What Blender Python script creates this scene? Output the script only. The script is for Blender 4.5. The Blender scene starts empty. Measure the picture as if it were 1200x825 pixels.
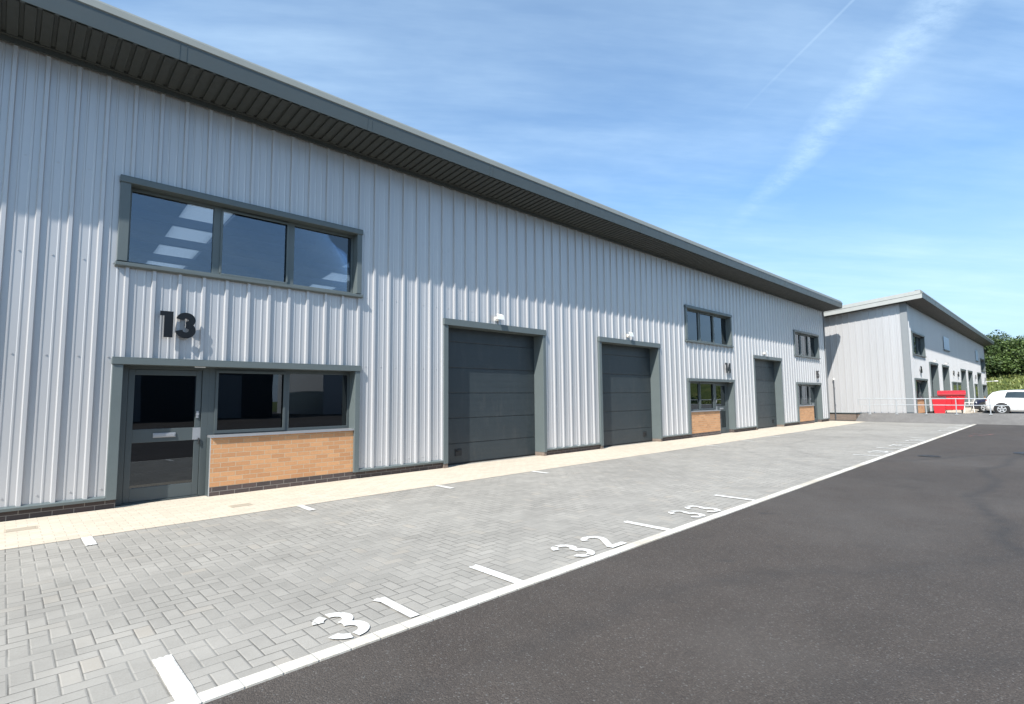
import bpy, bmesh, math, random
from math import sin, cos, tan, pi, radians, atan2, sqrt
from mathutils import Vector, Matrix
rnd = random.Random(7)
sc = bpy.context.scene
COL = sc.collection

# ------------------------------------------------------------------ materials
MATS = {}
class NT:
    """small node-tree helper"""
    def __init__(s, name):
        s.m = bpy.data.materials.new(name); s.m.use_nodes = True
        s.t = s.m.node_tree; s.n = s.t.nodes; s.l = s.t.links
        s.b = s.n['Principled BSDF']; s.out = s.n['Material Output']
        s.b.inputs['Roughness'].default_value = .6
        MATS[name] = s.m
    def node(s, typ, **kw):
        x = s.n.new(typ)
        for k, v in kw.items(): setattr(x, k, v)
        return x
    def put(s, inp, v):
        if hasattr(v, 'is_output') or isinstance(v, bpy.types.NodeSocket): s.l.new(v, inp)
        else: inp.default_value = v
    def math(s, op, a, b=None, c=None):
        x = s.node('ShaderNodeMath', operation=op)
        s.put(x.inputs[0], a)
        if b is not None: s.put(x.inputs[1], b)
        if c is not None: s.put(x.inputs[2], c)
        return x.outputs[0]
    def coord(s): return s.node('ShaderNodeTexCoord').outputs['Object']
    def sep(s, v):
        x = s.node('ShaderNodeSeparateXYZ'); s.put(x.inputs[0], v); return x.outputs
    def comb(s, a, b, c=0.):
        x = s.node('ShaderNodeCombineXYZ')
        for i, v in enumerate((a, b, c)): s.put(x.inputs[i], v)
        return x.outputs[0]
    def noise(s, v, scale, detail=3., rough=.5):
        x = s.node('ShaderNodeTexNoise'); s.put(x.inputs['Vector'], v)
        x.inputs['Scale'].default_value = scale; x.inputs['Detail'].default_value = detail
        x.inputs['Roughness'].default_value = rough
        return x.outputs['Fac']
    def ramp(s, f, *stops):
        x = s.node('ShaderNodeValToRGB'); s.put(x.inputs[0], f)
        e = x.color_ramp.elements
        while len(e) < len(stops): e.new(.5)
        for i, (p, c) in enumerate(stops):
            e[i].position = p; e[i].color = (c, c, c, 1) if isinstance(c, (int, float)) else tuple(c) + (1,)
        return x.outputs[0]
    def mix(s, f, a, b, mode='MIX'):
        x = s.node('ShaderNodeMix', data_type='RGBA', blend_type=mode)
        s.put(x.inputs[0], f)
        for i, v in ((6, a), (7, b)):
            s.put(x.inputs[i], v if not isinstance(v, tuple) else (v + (1,) if len(v) == 3 else v))
        return x.outputs[2]
    def mapr(s, v, a, b, c, d):
        x = s.node('ShaderNodeMapRange'); s.put(x.inputs[0], v)
        for i, q in enumerate((a, b, c, d)): s.put(x.inputs[i+1], q)
        return x.outputs[0]
    def bump(s, h, dist=.005, strength=1.):
        x = s.node('ShaderNodeBump'); s.put(x.inputs['Height'], h)
        x.inputs['Distance'].default_value = dist; x.inputs['Strength'].default_value = strength
        s.l.new(x.outputs[0], s.b.inputs['Normal'])
    def base(s, v): s.put(s.b.inputs['Base Color'], v if not isinstance(v, tuple) else v + (1,))
    def set(s, **kw):
        for k, v in kw.items(): s.b.inputs[k.replace('_', ' ')].default_value = v

def flat(name, c, rough=.5, metal=0., var=.12, vscale=3., coat=0.):
    t = NT(name); n = t.noise(t.coord(), vscale, 4.)
    t.base(t.mix(n, tuple(x*(1-var) for x in c), tuple(x*(1+var) for x in c)))
    t.set(Roughness=rough, Metallic=metal)
    if name == 'anthracite door':          # embossed sheet, slightly wavy, dusty scuffs
        q = t.sep(t.coord())
        t.bump(t.math('ADD', t.noise(t.coord(), 55., 2.), t.math('MULTIPLY', t.noise(t.comb(t.math('MULTIPLY', q[0], .8), q[1], t.math('MULTIPLY', q[2], 4.)), 1.2, 2.), 2.)), .003, .6)
        sc = t.ramp(t.noise(t.comb(t.math('MULTIPLY', q[0], 3.), 0., t.math('MULTIPLY', q[2], .8)), 1.6, 6., .7), (.52, 0.), (.75, .30))
        t.base(t.mix(sc, t.mix(n, tuple(x*.88 for x in c), tuple(x*1.12 for x in c)), (.09, .09, .085)))
    t.put(t.b.inputs['Roughness'], t.mapr(t.noise(t.coord(), vscale*2.3, 3.), .3, .7, rough*.85, min(1, rough*1.15)))
    if coat: t.b.inputs['Coat Weight'].default_value = coat; t.b.inputs['Coat Roughness'].default_value = .06
    return t.m

def mk_clad(name, c, metal, rough):
    t = NT(name); v = t.coord(); p = t.sep(v)
    streak = t.noise(t.comb(t.math('MULTIPLY', p[0], 5.), t.math('MULTIPLY', p[1], 5.), t.math('MULTIPLY', p[2], .35)), 1., 4.)
    panel = t.node('ShaderNodeTexWhiteNoise', noise_dimensions='1D')
    t.put(panel.inputs['W'], t.math('FLOOR', t.math('DIVIDE', t.math('ADD', p[0], p[1]), 1.0155)))
    f = t.math('ADD', t.math('MULTIPLY', streak, .6), t.math('MULTIPLY', panel.outputs[0], .4))
    t.base(t.mix(f, tuple(x*.93 for x in c), tuple(x*1.05 for x in c)))
    # splash dirt in the lowest 40 cm is real dust on the sheet
    t.set(Metallic=metal, Roughness=rough)
    t.put(t.b.inputs['Roughness'], t.mapr(streak, .3, .7, rough*.94, rough*1.06))
    t.bump(t.noise(t.comb(t.math('MULTIPLY', p[0], 1.2), t.math('MULTIPLY', p[1], 1.2), t.math('MULTIPLY', p[2], .5)), 1.5, 2.), .008, .05)
mk_clad('silver cladding', (.490, .490, .495), .26, .32)
flat('grey trim', (.106, .128, .130), .42, .0, .06)
flat('grey fascia', (.078, .094, .096), .42, .1, .06)
flat('pale fascia cap', (.36, .37, .35), .5, .1, .08)
flat('soffit', (.046, .052, .049), .6, .0, .08)
flat('roof edge grey', (.155, .168, .158), .5, .0, .08)
flat('bin shade', (.24, .008, .014), .5)  # darker red for the rim: shadow band under the lid put into the colour
flat('anthracite door', (.028, .037, .042), .40, .0, .08)
flat('frame aluminium', (.070, .086, .090), .4, .1, .05)
flat('dark rubber', (.015, .015, .016), .6)
flat('matt black', (.006, .006, .007), .3)
flat('stainless', (.42, .43, .45), .35, .6, .05)
flat('galvanised', (.50, .52, .53), .45, .5, .08)
flat('cover buff', (.42, .36, .28), .7)
flat('white plastic', (.72, .70, .66), .45)
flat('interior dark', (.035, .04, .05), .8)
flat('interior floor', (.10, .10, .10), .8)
flat('purlin', (.09, .11, .16), .5)
flat('mortar', (.36, .33, .29), .9)
flat('bin red', (.50, .014, .026), .45, coat=.1)
flat('bin dark', (.03, .01, .012), .5)
flat('car white', (.78, .78, .77), .3, coat=.8, var=.02)
flat('car blue', (.012, .016, .04), .3, coat=.8, var=.02)
flat('car silver', (.4, .42, .45), .3, .5, coat=.8, var=.02)
flat('car glass', (.02, .03, .035), .06, coat=.5)
flat('lamp glass', (.65, .68, .7), .12, coat=.5)
flat('tail lamp', (.35, .01, .01), .2, coat=.5)
flat('alloy', (.55, .56, .57), .35, .5)
flat('tyre', (.02, .02, .02), .85)
flat('sign pale blue', (.50, .60, .70), .4)
flat('bark', (.09, .07, .05), .9)
flat('wood post', (.05, .035, .025), .9)
flat('cast iron', (.045, .043, .042), .55, .4, .2, 40.)
flat('pipe grey', (.09, .10, .11), .4)  # plain dark grey of the vent pipe

def mk_glass(name, tint, ior):
    t = NT(name); n = t.n; n.remove(t.b)
    tr = t.node('ShaderNodeBsdfTransparent'); tr.inputs[0].default_value = tint + (1,)
    gl = t.node('ShaderNodeBsdfGlossy'); gl.inputs['Roughness'].default_value = .0
    gl.inputs['Color'].default_value = (.85, .92, 1., 1)
    fr = t.node('ShaderNodeFresnel'); fr.inputs[0].default_value = ior
    p = t.coord(); bm = t.node('ShaderNodeBump'); t.put(bm.inputs['Height'], t.noise(p, 1.1, 1.)); bm.inputs['Distance'].default_value = .0012
    t.l.new(bm.outputs[0], gl.inputs['Normal'])
    mx = t.node('ShaderNodeMixShader'); t.l.new(fr.outputs[0], mx.inputs[0]); t.l.new(tr.outputs[0], mx.inputs[1]); t.l.new(gl.outputs[0], mx.inputs[2])
    t.l.new(mx.outputs[0], t.out.inputs[0])
mk_glass('window glass', (.62, .67, .72), 2.05)
mk_glass('dark glass', (.18, .20, .22), 1.85)

def mk_rooflight():
    t = NT('rooflight sheet'); n = t.n; n.remove(t.b)
    tr = t.node('ShaderNodeBsdfTranslucent'); tr.inputs[0].default_value = (.66, .69, .70, 1)
    df = t.node('ShaderNodeBsdfDiffuse'); df.inputs[0].default_value = (.5, .52, .52, 1)
    mx = t.node('ShaderNodeMixShader'); mx.inputs[0].default_value = .25
    t.l.new(tr.outputs[0], mx.inputs[1]); t.l.new(df.outputs[0], mx.inputs[2]); t.l.new(mx.outputs[0], t.out.inputs[0])
mk_rooflight()

def mk_brick(name, cs, mortar, bw=.215, bh=.065, joint=.010, axis='x', rowoff=0., bumpd=.004, alt=None):
    t = NT(name); p = t.sep(t.coord())
    u = t.math('ADD', p[0], p[1]) if axis == 'xy' else p[0]
    br = t.node('ShaderNodeTexBrick'); t.put(br.inputs['Vector'], t.comb(u, t.math('ADD', p[2], rowoff) if axis != 'flat' else p[1]))
    br.inputs['Scale'].default_value = 1.; br.inputs['Mortar Size'].default_value = joint/2
    br.inputs['Mortar Smooth'].default_value = .1
    br.inputs['Brick Width'].default_value = bw + joint; br.inputs['Row Height'].default_value = bh + joint
    br.inputs['Color1'].default_value = cs[0] + (1,); br.inputs['Color2'].default_value = cs[1] + (1,)
    br.inputs['Mortar'].default_value = mortar + (1,); br.inputs['Bias'].default_value = 0.
    n = t.noise(t.coord(), 35., 5., .6)
    c = t.mix(t.ramp(n, (.3, 0.), (.75, 1.)), t.mix(.12, br.outputs[0], (0, 0, 0)), br.outputs[0])
    t.base(c)
    t.set(Roughness=.85)
    h = t.math('ADD', t.math('MULTIPLY', t.math('SUBTRACT', 1., br.outputs['Fac']), 1.), t.math('MULTIPLY', n, .35))
    t.bump(h, bumpd, .8)
mk_brick('buff brick', ((.60, .318, .150), (.47, .235, .108)), (.50, .385, .26), axis='xy')
mk_brick('plinth brick', ((.060, .048, .046), (.095, .068, .062)), (.22, .20, .18), axis='xy')
mk_brick('plinth brown', ((.16, .125, .10), (.20, .15, .12)), (.25, .22, .19), axis='xy')
mk_brick('cream paving', ((.60, .525, .42), (.53, .46, .365)), (.36, .31, .25), bw=.198, bh=.098, joint=.005, axis='flat', bumpd=.003)

def wear(t, col, v, lo=.80, hi=1.12):
    """broad stains and dust"""
    n1 = t.noise(v, .35, 5., .6); n2 = t.noise(v, 2.3, 4., .6)
    f = t.math('ADD', t.math('MULTIPLY', n1, .6), t.math('MULTIPLY', n2, .4))
    k = t.mapr(f, .35, .65, lo, hi)
    return t.mix(1., col, t.comb(k, k, k), 'MULTIPLY')

def herring(t):
    M = t.math
    v = t.node('ShaderNodeNewGeometry').outputs['Position']; p = t.sep(v)
    wob = t.noise(v, 3., 2.)
    x = M('ADD', M('DIVIDE', p[0], .1015), M('MULTIPLY', M('SUBTRACT', wob, .5), .06)); y = M('ADD', M('DIVIDE', p[1], .1015), M('MULTIPLY', M('SUBTRACT', wob, .5), .06))
    i = M('FLOOR', x); j = M('FLOOR', y); fx = M('SUBTRACT', x, i); fy = M('SUBTRACT', y, j)
    k = M('FLOORED_MODULO', M('SUBTRACT', i, j), 4.)
    is1 = M('COMPARE', k, 1., .1); is2 = M('COMPARE', k, 2., .1); is3 = M('COMPARE', k, 3., .1)
    vert = M('ADD', is2, is3)
    lx = M('ADD', fx, is1); ly = M('ADD', fy, is2)
    bi = M('SUBTRACT', i, is1); bj = M('SUBTRACT', j, is2)
    wx = M('SUBTRACT', 2., vert); wy = M('ADD', 1., vert)
    e = M('MINIMUM', M('MINIMUM', lx, M('SUBTRACT', wx, lx)), M('MINIMUM', ly, M('SUBTRACT', wy, ly)))
    wn = t.node('ShaderNodeTexWhiteNoise', noise_dimensions='3D'); t.put(wn.inputs['Vector'], t.comb(bi, bj, vert))
    return v, p, e, wn.outputs[0]
def mk_herring():
    t = NT('block paving'); M = t.math
    v, p, e, r = herring(t)
    col = t.ramp(r, (0., (.243, .229, .203)), (.45, (.268, .252, .224)), (.9, (.288, .271, .241)), (1., (.298, .270, .230)))
    g = t.noise(v, 130., 3., .7)
    col = t.mix(t.ramp(g, (.35, .0), (.7, .35)), col, (.36, .35, .325))
    col = wear(t, col, v, .80, 1.14)
    joint = t.mapr(M('ADD', e, M('MULTIPLY', M('SUBTRACT', g, .5), .05)), .012, .055, 0., 1.)
    sand = t.ramp(t.noise(v, 1.3, 4., .6), (.40, 0.), (.60, 1.))
    jc = t.mix(sand, (.095, .09, .08), (.245, .235, .212))
    col = t.mix(joint, jc, col)
    # oil drips and tyre rub inside the bays
    oil = M('MULTIPLY', t.ramp(t.noise(v, 1.15, 3., .5), (.66, 0.), (.74, .35)), t.ramp(t.noise(v, 14., 4., .6), (.4, .2), (.6, 1.)))
    col = t.mix(oil, col, (.09, .085, .078))
    for (cx, cy, rr, wd, st) in ((19., -9.5, 6.1, .12, .22), (19., -9.5, 7.4, .12, .2), (9., -11., 7.6, .13, .12), (27., -10., 6.6, .12, .2)):
        dx = M('SUBTRACT', p[0], cx); dy = M('SUBTRACT', p[1], cy)
        d = M('ABSOLUTE', M('SUBTRACT', M('SQRT', M('ADD', M('MULTIPLY', dx, dx), M('MULTIPLY', dy, dy))), rr))
        col = t.mix(M('MULTIPLY', t.mapr(d, 0., wd, st, 0.), t.ramp(t.noise(v, 4., 4.), (.35, .2), (.6, 1.))), col, (.08, .076, .07))
    t.base(col); t.set(Roughness=.88)
    tilt = M('MULTIPLY', M('SUBTRACT', r, .5), .3)
    h = M('ADD', M('ADD', t.mapr(e, .0, .1, 0., 1.), tilt), M('MULTIPLY', g, .12))
    t.bump(h, .005, .55)
mk_herring()

def mk_asphalt(name, lo, hi, spk=.30, tyre=True):
    t = NT(name); v = t.coord(); p = t.sep(v); M = t.math
    vo = t.node('ShaderNodeTexVoronoi'); t.put(vo.inputs['Vector'], v); vo.inputs['Scale'].default_value = 110.
    wn = t.node('ShaderNodeTexWhiteNoise', noise_dimensions='3D'); t.put(wn.inputs['Vector'], vo.outputs['Color'])
    stone = t.ramp(wn.outputs[0], (0., lo), (.75, hi), (.95, tuple(x*1.35 for x in hi)), (1., (spk, spk*.96, spk*.9)))
    col = wear(t, stone, v, .80, 1.16)
    fine = t.noise(v, 260., 2.)
    col = t.mix(t.ramp(fine, (.35, .30), (.6, 0.)), col, (.02, .0185, .017))
    if tyre:
        big = t.noise(v, .16, 6., .65); spots = t.noise(v, 1.7, 4., .55)
        col = t.mix(t.ramp(big, (.50, 0.), (.62, .40)), col, (.085, .076, .068))       # dusty paler areas
        col = t.mix(t.ramp(spots, (.66, 0.), (.72, .45)), col, (.028, .026, .025))     # oil spots
        jl = M('ABSOLUTE', M('ADD', M('ADD', p[1], 10.9), M('MULTIPLY', t.noise(v, 1.4, 3.), .06)))
        col = t.mix(t.mapr(jl, .0, .022, .55, 0.), col, (.020, .019, .018))            # lane joint
        # long rubber marks sweeping through the yard
        w1 = t.noise(v, .22, 2.)
        for (cx, cy, r, wd, st) in ((14., -31., 22.8, .18, .6), (14., -31., 21.2, .22, .5), (40., -22., 14.5, .16, .6), (40., -22., 13.0, .16, .5), (25., 6., 16.1, .16, .5), (9., -40., 29., .28, .4), (38., -18., 12.3, .2, .45), (2., -15., 6.2, .2, .3), (2., -15., 7.7, .2, .28)):
            dx = M('SUBTRACT', p[0], cx); dy = M('SUBTRACT', p[1], cy)
            d = M('SQRT', M('ADD', M('MULTIPLY', dx, dx), M('MULTIPLY', dy, dy)))
            d = M('ABSOLUTE', M('ADD', M('SUBTRACT', d, r), M('MULTIPLY', M('SUBTRACT', w1, .5), 2.2)))
            m = M('MULTIPLY', t.mapr(d, 0., wd, st, 0.), t.ramp(t.noise(v, 5., 4.), (.3, .3), (.6, 1.)))
            col = t.mix(m, col, (.022, .021, .021))
    t.base(col); t.set(Roughness=.82)
    t.bump(M('ADD', M('MULTIPLY', vo.outputs['Distance'], -1.), M('MULTIPLY', fine, .3)), .006, .8)
mk_asphalt('asphalt', (.043, .0335, .0275), (.062, .0505, .042), .12)
mk_asphalt('grey asphalt', (.115, .110, .105), (.175, .168, .160), .26, False)
mk_asphalt('yard asphalt', (.16, .15, .135), (.25, .235, .215), .4, False)

def mk_paint():
    t = NT('road paint'); M = t.math
    v, p, e, r = herring(t)
    n = t.noise(v, 70., 4., .7); n2 = t.noise(v, 3., 4.)
    f = t.ramp(M('ADD', M('MULTIPLY', n, .55), M('MULTIPLY', n2, .45)), (.40, 0.), (.48, 1.))
    c = t.mix(f, (.42, .405, .37), t.mix(r, (.60, .59, .56), (.69, .68, .65)))
    joint = t.mapr(M('ADD', e, M('MULTIPLY', M('SUBTRACT', n, .5), .10)), .0, .045, 0., 1.)
    t.base(t.mix(joint, (.34, .325, .295), c)); t.set(Roughness=.75)
    t.bump(M('ADD', t.mapr(e, 0., .1, 0., 1.), M('MULTIPLY', n, .2)), .004, .6)
mk_paint()
def mk_kerb():
    t = NT('edging strip'); v = t.coord(); p = t.sep(v); M = t.math
    fx = M('FRACT', M('DIVIDE', p[0], .203)); e = M('MINIMUM', fx, M('SUBTRACT', 1., fx))
    n = t.noise(v, 50., 4., .7); n2 = t.noise(v, .9, 5., .65)
    f = t.ramp(M('ADD', M('MULTIPLY', n, .3), M('MULTIPLY', n2, .7)), (.40, 0.), (.58, 1.))
    col = t.mix(f, (.44, .40, .33), (.66, .635, .575))
    t.base(t.mix(t.mapr(e, .005, .03, .45, 0.), col, (.3, .28, .25))); t.set(Roughness=.8)
    t.bump(M('ADD', t.mapr(e, 0., .04, 0., 1.), M('MULTIPLY', n, .3)), .004, .7)
mk_kerb()
def mk_grass():
    t = NT('bank grass'); v = t.coord()
    n = t.noise(v, .5, 5., .65); n2 = t.noise(v, 6., 5., .7)
    c = t.ramp(n, (.3, (.06, .085, .018)), (.55, (.115, .14, .032)), (.75, (.24, .21, .075)))
    t.base(t.mix(t.ramp(n2, (.3, .55), (.7, 0.)), c, (.04, .07, .015))); t.set(Roughness=.95)
    t.bump(n2, .25, 1.)
    t = NT('bare soil'); v = t.coord(); n = t.noise(v, 1.5, 5., .65)
    t.base(t.ramp(n, (.3, (.24, .15, .08)), (.7, (.38, .24, .13)))); t.set(Roughness=.95); t.bump(n, .2, 1.)
mk_grass()
def mk_leaf(name, a, b):
    t = NT(name); oi = t.node('ShaderNodeNewGeometry'); v = t.coord()
    wn = t.node('ShaderNodeTexWhiteNoise', noise_dimensions='1D'); t.put(wn.inputs['W'], oi.outputs['Random Per Island'])
    t.base(t.mix(wn.outputs[0], a, b)); t.set(Roughness=.6)
    t.b.inputs['Transmission Weight'].default_value = 0.
mk_leaf('leaf dark', (.020, .040, .009), (.062, .100, .022))
mk_leaf('leaf mid', (.036, .066, .014), (.095, .145, .032))
def M_(n): return MATS[n]

# ------------------------------------------------------------------ mesh builder
class MB:
    def __init__(s): s.v = []; s.f = []; s.mi = []; s.m = 0
    def add(s, vs, fs):
        o = len(s.v); s.v += [tuple(v) for v in vs]; s.f += [tuple(i+o for i in f) for f in fs]; s.mi += [s.m]*len(fs); return s
    def box(s, x0, x1, y0, y1, z0, z1):
        vs = [(x, y, z) for z in (z0, z1) for y in (y0, y1) for x in (x0, x1)]
        return s.add(vs, [(0,2,3,1), (4,5,7,6), (0,1,5,4), (2,6,7,3), (0,4,6,2), (1,3,7,5)])
    def prism(s, prof, axis, a, b, skew=0.):
        """extrude closed profile; axis x: prof=(y,z); y: prof=(x,z); z: prof=(x,y)"""
        n = len(prof)
        def P(q, t):
            return {'x': (t, q[0], q[1]), 'y': (q[0], t, q[1]), 'z': (q[0], q[1], t)}[axis]
        vs = [P(q, a) for q in prof] + [P(q, b) for q in prof]
        fs = [(i, (i+1) % n, n+(i+1) % n, n+i) for i in range(n)] + [tuple(range(n))[::-1], tuple(range(n, 2*n))]
        return s.add(vs, fs)
    def tube(s, p, q, r, n=10, r2=None):
        p = Vector(p); q = Vector(q); d = (q-p).normalized(); a = d.orthogonal().normalized(); b = d.cross(a); r2 = r if r2 is None else r2
        vs = [p + (a*cos(2*pi*i/n)+b*sin(2*pi*i/n))*r for i in range(n)] + [q + (a*cos(2*pi*i/n)+b*sin(2*pi*i/n))*r2 for i in range(n)]
        return s.add(vs, [(i, (i+1) % n, n+(i+1) % n, n+i) for i in range(n)] + [tuple(range(n))[::-1], tuple(range(n, 2*n))])
    def sheet(s, x0, x1, y0, y1, z): return s.add([(x0,y0,z),(x1,y0,z),(x1,y1,z),(x0,y1,z)], [(0,1,2,3)])
    def build(s, name, mat, parent=None, smooth=False, bevel=0., loc=None):
        me = bpy.data.meshes.new(name); me.from_pydata([tuple(v) for v in s.v], [], s.f); me.validate()
        ml = mat if isinstance(mat, (list, tuple)) else [mat]
        for m in ml: me.materials.append(M_(m))
        if len(ml) > 1:
            for p, i in zip(me.polygons, s.mi): p.material_index = i
        bm = bmesh.new(); bm.from_mesh(me)
        if not getattr(s, 'open', False): bmesh.ops.recalc_face_normals(bm, faces=bm.faces)
        bm.to_mesh(me); bm.free()
        if smooth:
            for p in me.polygons: p.use_smooth = True
        me.update()
        o = bpy.data.objects.new(name, me); COL.objects.link(o)
        if parent: o.parent = parent
        if loc: o.location = loc
        if bevel:
            bv = o.modifiers.new('bevel', 'BEVEL'); bv.width = bevel; bv.segments = 2; bv.limit_method = 'ANGLE'; bv.angle_limit = radians(40)
            bv.harden_normals = False
        return o

def tag(o, label=None, cat=None, group=None, kind=None):
    if label: o['label'] = label
    if cat: o['category'] = cat
    if group: o['group'] = group
    if kind: o['kind'] = kind
    return o
def thing(name, label, cat, loc=(0, 0, 0), rz=0., group=None):
    o = bpy.data.objects.new(name, None); COL.objects.link(o); o.location = loc; o.rotation_euler = (0, 0, rz)
    o.empty_display_size = .3
    return tag(o, label, cat, group)
def dup(root, loc, rz=0., label=None):
    def cp(o, par):
        c = o.copy(); COL.objects.link(c); c.parent = par
        for ch in list(o.children): cp(ch, c)
        return c
    r = cp(root, None); r.location = loc; r.rotation_euler = (0, 0, rz)
    if label: r['label'] = label
    return r

# ------------------------------------------------------------------ digits (heavy geometric strokes)
def arc(cx, cy, rx, ry, a0, a1, n=20):
    return [(cx+rx*cos(radians(a0+(a1-a0)*i/n)), cy+ry*sin(radians(a0+(a1-a0)*i/n))) for i in range(n+1)]
def strokes(ch, st=False):
    """polylines in a cell 0.62 wide, 1 high (centre lines for stroke width w)"""
    g = 8 if st else 0
    w = .10
    if ch == '1': return [([(.0, .91), (.2, .91)], .6), [(.285, 1.), (.285, 0.)]] if not st else [[(.25, .93), (.36, .97)], [(.36, 1.), (.36, 0.)]]
    if ch == '2': return [arc(.30, .70, .22, .22, 160, -30), [(.49, .59), (.09, .09)], [(.06, .09), (.58, .09)]]
    if ch == '3':
        if st: return [arc(.30, .73, .205, .195, 172, 106), arc(.30, .73, .205, .195, 90, -80), arc(.30, .29, .225, .215, 80, -85), arc(.30, .29, .225, .215, -100, -168)]
        return [arc(.30, .71, .21, .175, 175, -88), arc(.30, .315, .225, .20, 88, -175)]
    if ch == '4': return [[(.46, 0), (.46, 1.)], [(.44, .93), (.06, .30)], [(.03, .28), (.62, .28)]]
    if ch == '5': return [[(.56, .91), (.14, .91)], [(.16, .95), (.13, .50)], arc(.30, .33, .23, .235, 128, -160)]
    if ch == '6': return [arc(.31, .32, .21, .225, 0, 360), arc(.52, .40, .42, .52, 178, 110)]
    if ch == '7': return [[(.06, .91), (.56, .91)], [(.53, .9), (.24, 0)]]
    if ch == '8': return [arc(.31, .72, .18, .18, 0, 360), arc(.31, .30, .22, .21, 0, 360)]
    if ch == '9': return [arc(.31, .68, .21, .225, 0, 360), arc(.10, .60, .42, .52, -2, -70)]
    if ch == '0': return [arc(.31, .5, .22, .41, 0, 360)]
def stroke_polys(pts, w):
    """ribbon quads of half width w along a polyline (mitred)"""
    n = len(pts); L = []; R = []
    closed = (abs(pts[0][0]-pts[-1][0])+abs(pts[0][1]-pts[-1][1])) < 1e-6
    for i, (x, y) in enumerate(pts):
        a = pts[i-1] if i else (pts[-2] if closed else pts[0]); b = pts[i+1] if i < n-1 else (pts[1] if closed else pts[-1])
        dx, dy = b[0]-a[0], b[1]-a[1]; l = math.hypot(dx, dy) or 1
        L.append((x-dy/l*w, y+dx/l*w)); R.append((x+dy/l*w, y-dx/l*w))
    return L, R
def text_mesh(mb, txt, h, wst, adv, to3, thick=0., st=False):
    """to3(u,v,d) maps text plane coords (metres) and depth to a point"""
    k = 0
    for ci, ch in enumerate(txt):
        for si, pl in enumerate(strokes(ch, st)):
            wf = 1.
            if isinstance(pl, tuple): pl, wf = pl
            L, R = stroke_polys(pl, wst*wf)
            n = len(L); d0 = k*.0006; k += 1
            def P(q, d): return to3(q[0]*h + ci*adv, q[1]*h, d)
            if thick:
                vs = [P(q, d0) for q in L]+[P(q, d0) for q in R]+[P(q, thick+d0) for q in L]+[P(q, thick+d0) for q in R]
                fs = []
                for i in range(n-1):
                    fs += [(i, i+1, n+i+1, n+i), (2*n+i, 3*n+i, 3*n+i+1, 2*n+i+1), (i, 2*n+i, 2*n+i+1, i+1), (n+i, n+i+1, 3*n+i+1, 3*n+i)]
                fs += [(0, n, 3*n, 2*n), (n-1, 3*n-1, 4*n-1, 2*n-1)]
                mb.add(vs, fs)
            else:
                vs = [P(q, d0) for q in L]+[P(q, d0) for q in R]
                mb.add(vs, [(i, n+i, n+i+1, i+1) for i in range(n-1)])
    return mb

# ------------------------------------------------------------------ setting: ground
g = MB().sheet(-400, 900, -500, 700, -.03); g.build('ground', 'bank grass').update_tag()
tag(bpy.data.objects['ground'], kind='structure')
PAVE_END = 34.55
def road_surface():
    m = MB(); m.sheet(-60, 36.6, -60, 30, 0.); tag(m.build('asphalt_road', 'asphalt'), kind='structure')
    m = MB(); m.add([(-30, -6.39, .004), (PAVE_END-.05, -6.39, .004), (PAVE_END+.1, -1.3, .004), (PAVE_END+.0, .45, .004), (-30, .45, .004)], [(0, 1, 2, 3, 4)])
    tag(m.build('block_pavement', 'block paving'), kind='structure')
    m = MB(); m.add([(-30, -1.787, .008), (34.45, -1.787, .008), (34.75, -1.35, .008), (34.75, 0.12, .008), (-30, .12, .008)], [(0, 1, 2, 3, 4)])
    tag(m.build('cream_path', 'cream paving'), kind='structure')
    m = MB(); m.box(-30, 34.5, -6.39, -6.282, -.05, .011); tag(m.build('kerb', 'edging strip'), kind='structure')
road_surface()

def marking(x0, x1, y0, y1, label, group):
    m = MB(); n = 6
    for i in range(n):                      # slightly ragged ends
        a = x0+(x1-x0)*i/n; b = x0+(x1-x0)*(i+1)/n; e = rnd.uniform(-.012, .012)
        m.add([(a, y0, .0125), (b, y0, .0125), (b, y1+e, .0125), (a, y1+e, .0125)], [(0, 1, 2, 3)])
    tag(m.build('bay_line', 'road paint'), label, 'road marking', group)
TX = [.763, 3.163, 5.563, 7.963, 15.62, 18.02, 20.42, 22.82, 26.65, 29.05, 31.45, 33.85]
numtxt = ['31', '32', '33', None, '34', '35', '36', None, '37', '38', '39']
desc = ['left of number 31, nearest the camera', 'between numbers 31 and 32', 'between numbers 32 and 33', 'right of number 33',
        'left of number 34', 'between numbers 34 and 35', 'between numbers 35 and 36', 'right of number 36',
        'at the start of the farthest three bays', 'second of the farthest three bays', 'third of the farthest three bays', 'at the far tip of the paving']
desc2 = ['in front of the door of unit 13', 'in front of the brick panel of unit 13', 'between unit 13 and the first garage door', 'at the foot of the first garage door',
         'before the second garage door', 'left of the brick panel of unit 14', 'in front of the brick panel of unit 14', 'left of the third garage door',
         'right of the third garage door', 'in front of the brick panel of unit 15', 'in front of the door of unit 15', 'at the far end of the cream path']
for i, x in enumerate(TX):
    marking(x-.05, x+.05, -6.285, -5.685, 'kerb side white bay line, '+desc[i], 'bay lines along the kerb strip')
    marking(x-.05, x+.05, -1.79, -2.24, 'short bay line by the cream path, '+desc2[i], 'bay lines along the cream path')
    if i < len(numtxt) and numtxt[i]:
        sx = {0: 1.61, 1: 4.05, 2: 6.34}.get(i, x+.80); adv = .41 if i == 0 else .47 if i == 1 else .43
        t = thing('bay_number', 'white stencilled bay number %s beside the kerb strip' % numtxt[i], 'road marking', (sx, -6.262, 0), 0, 'painted bay numbers')
        for q, ch in enumerate(numtxt[i]):
            m = MB(); m.open = True
            text_mesh(m, ch, .475, .078, 0, lambda u, v, d: (-.03+u*1.02+q*adv, v, .0130+d), st=True)
            m.build('digit', 'road paint', t)

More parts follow.
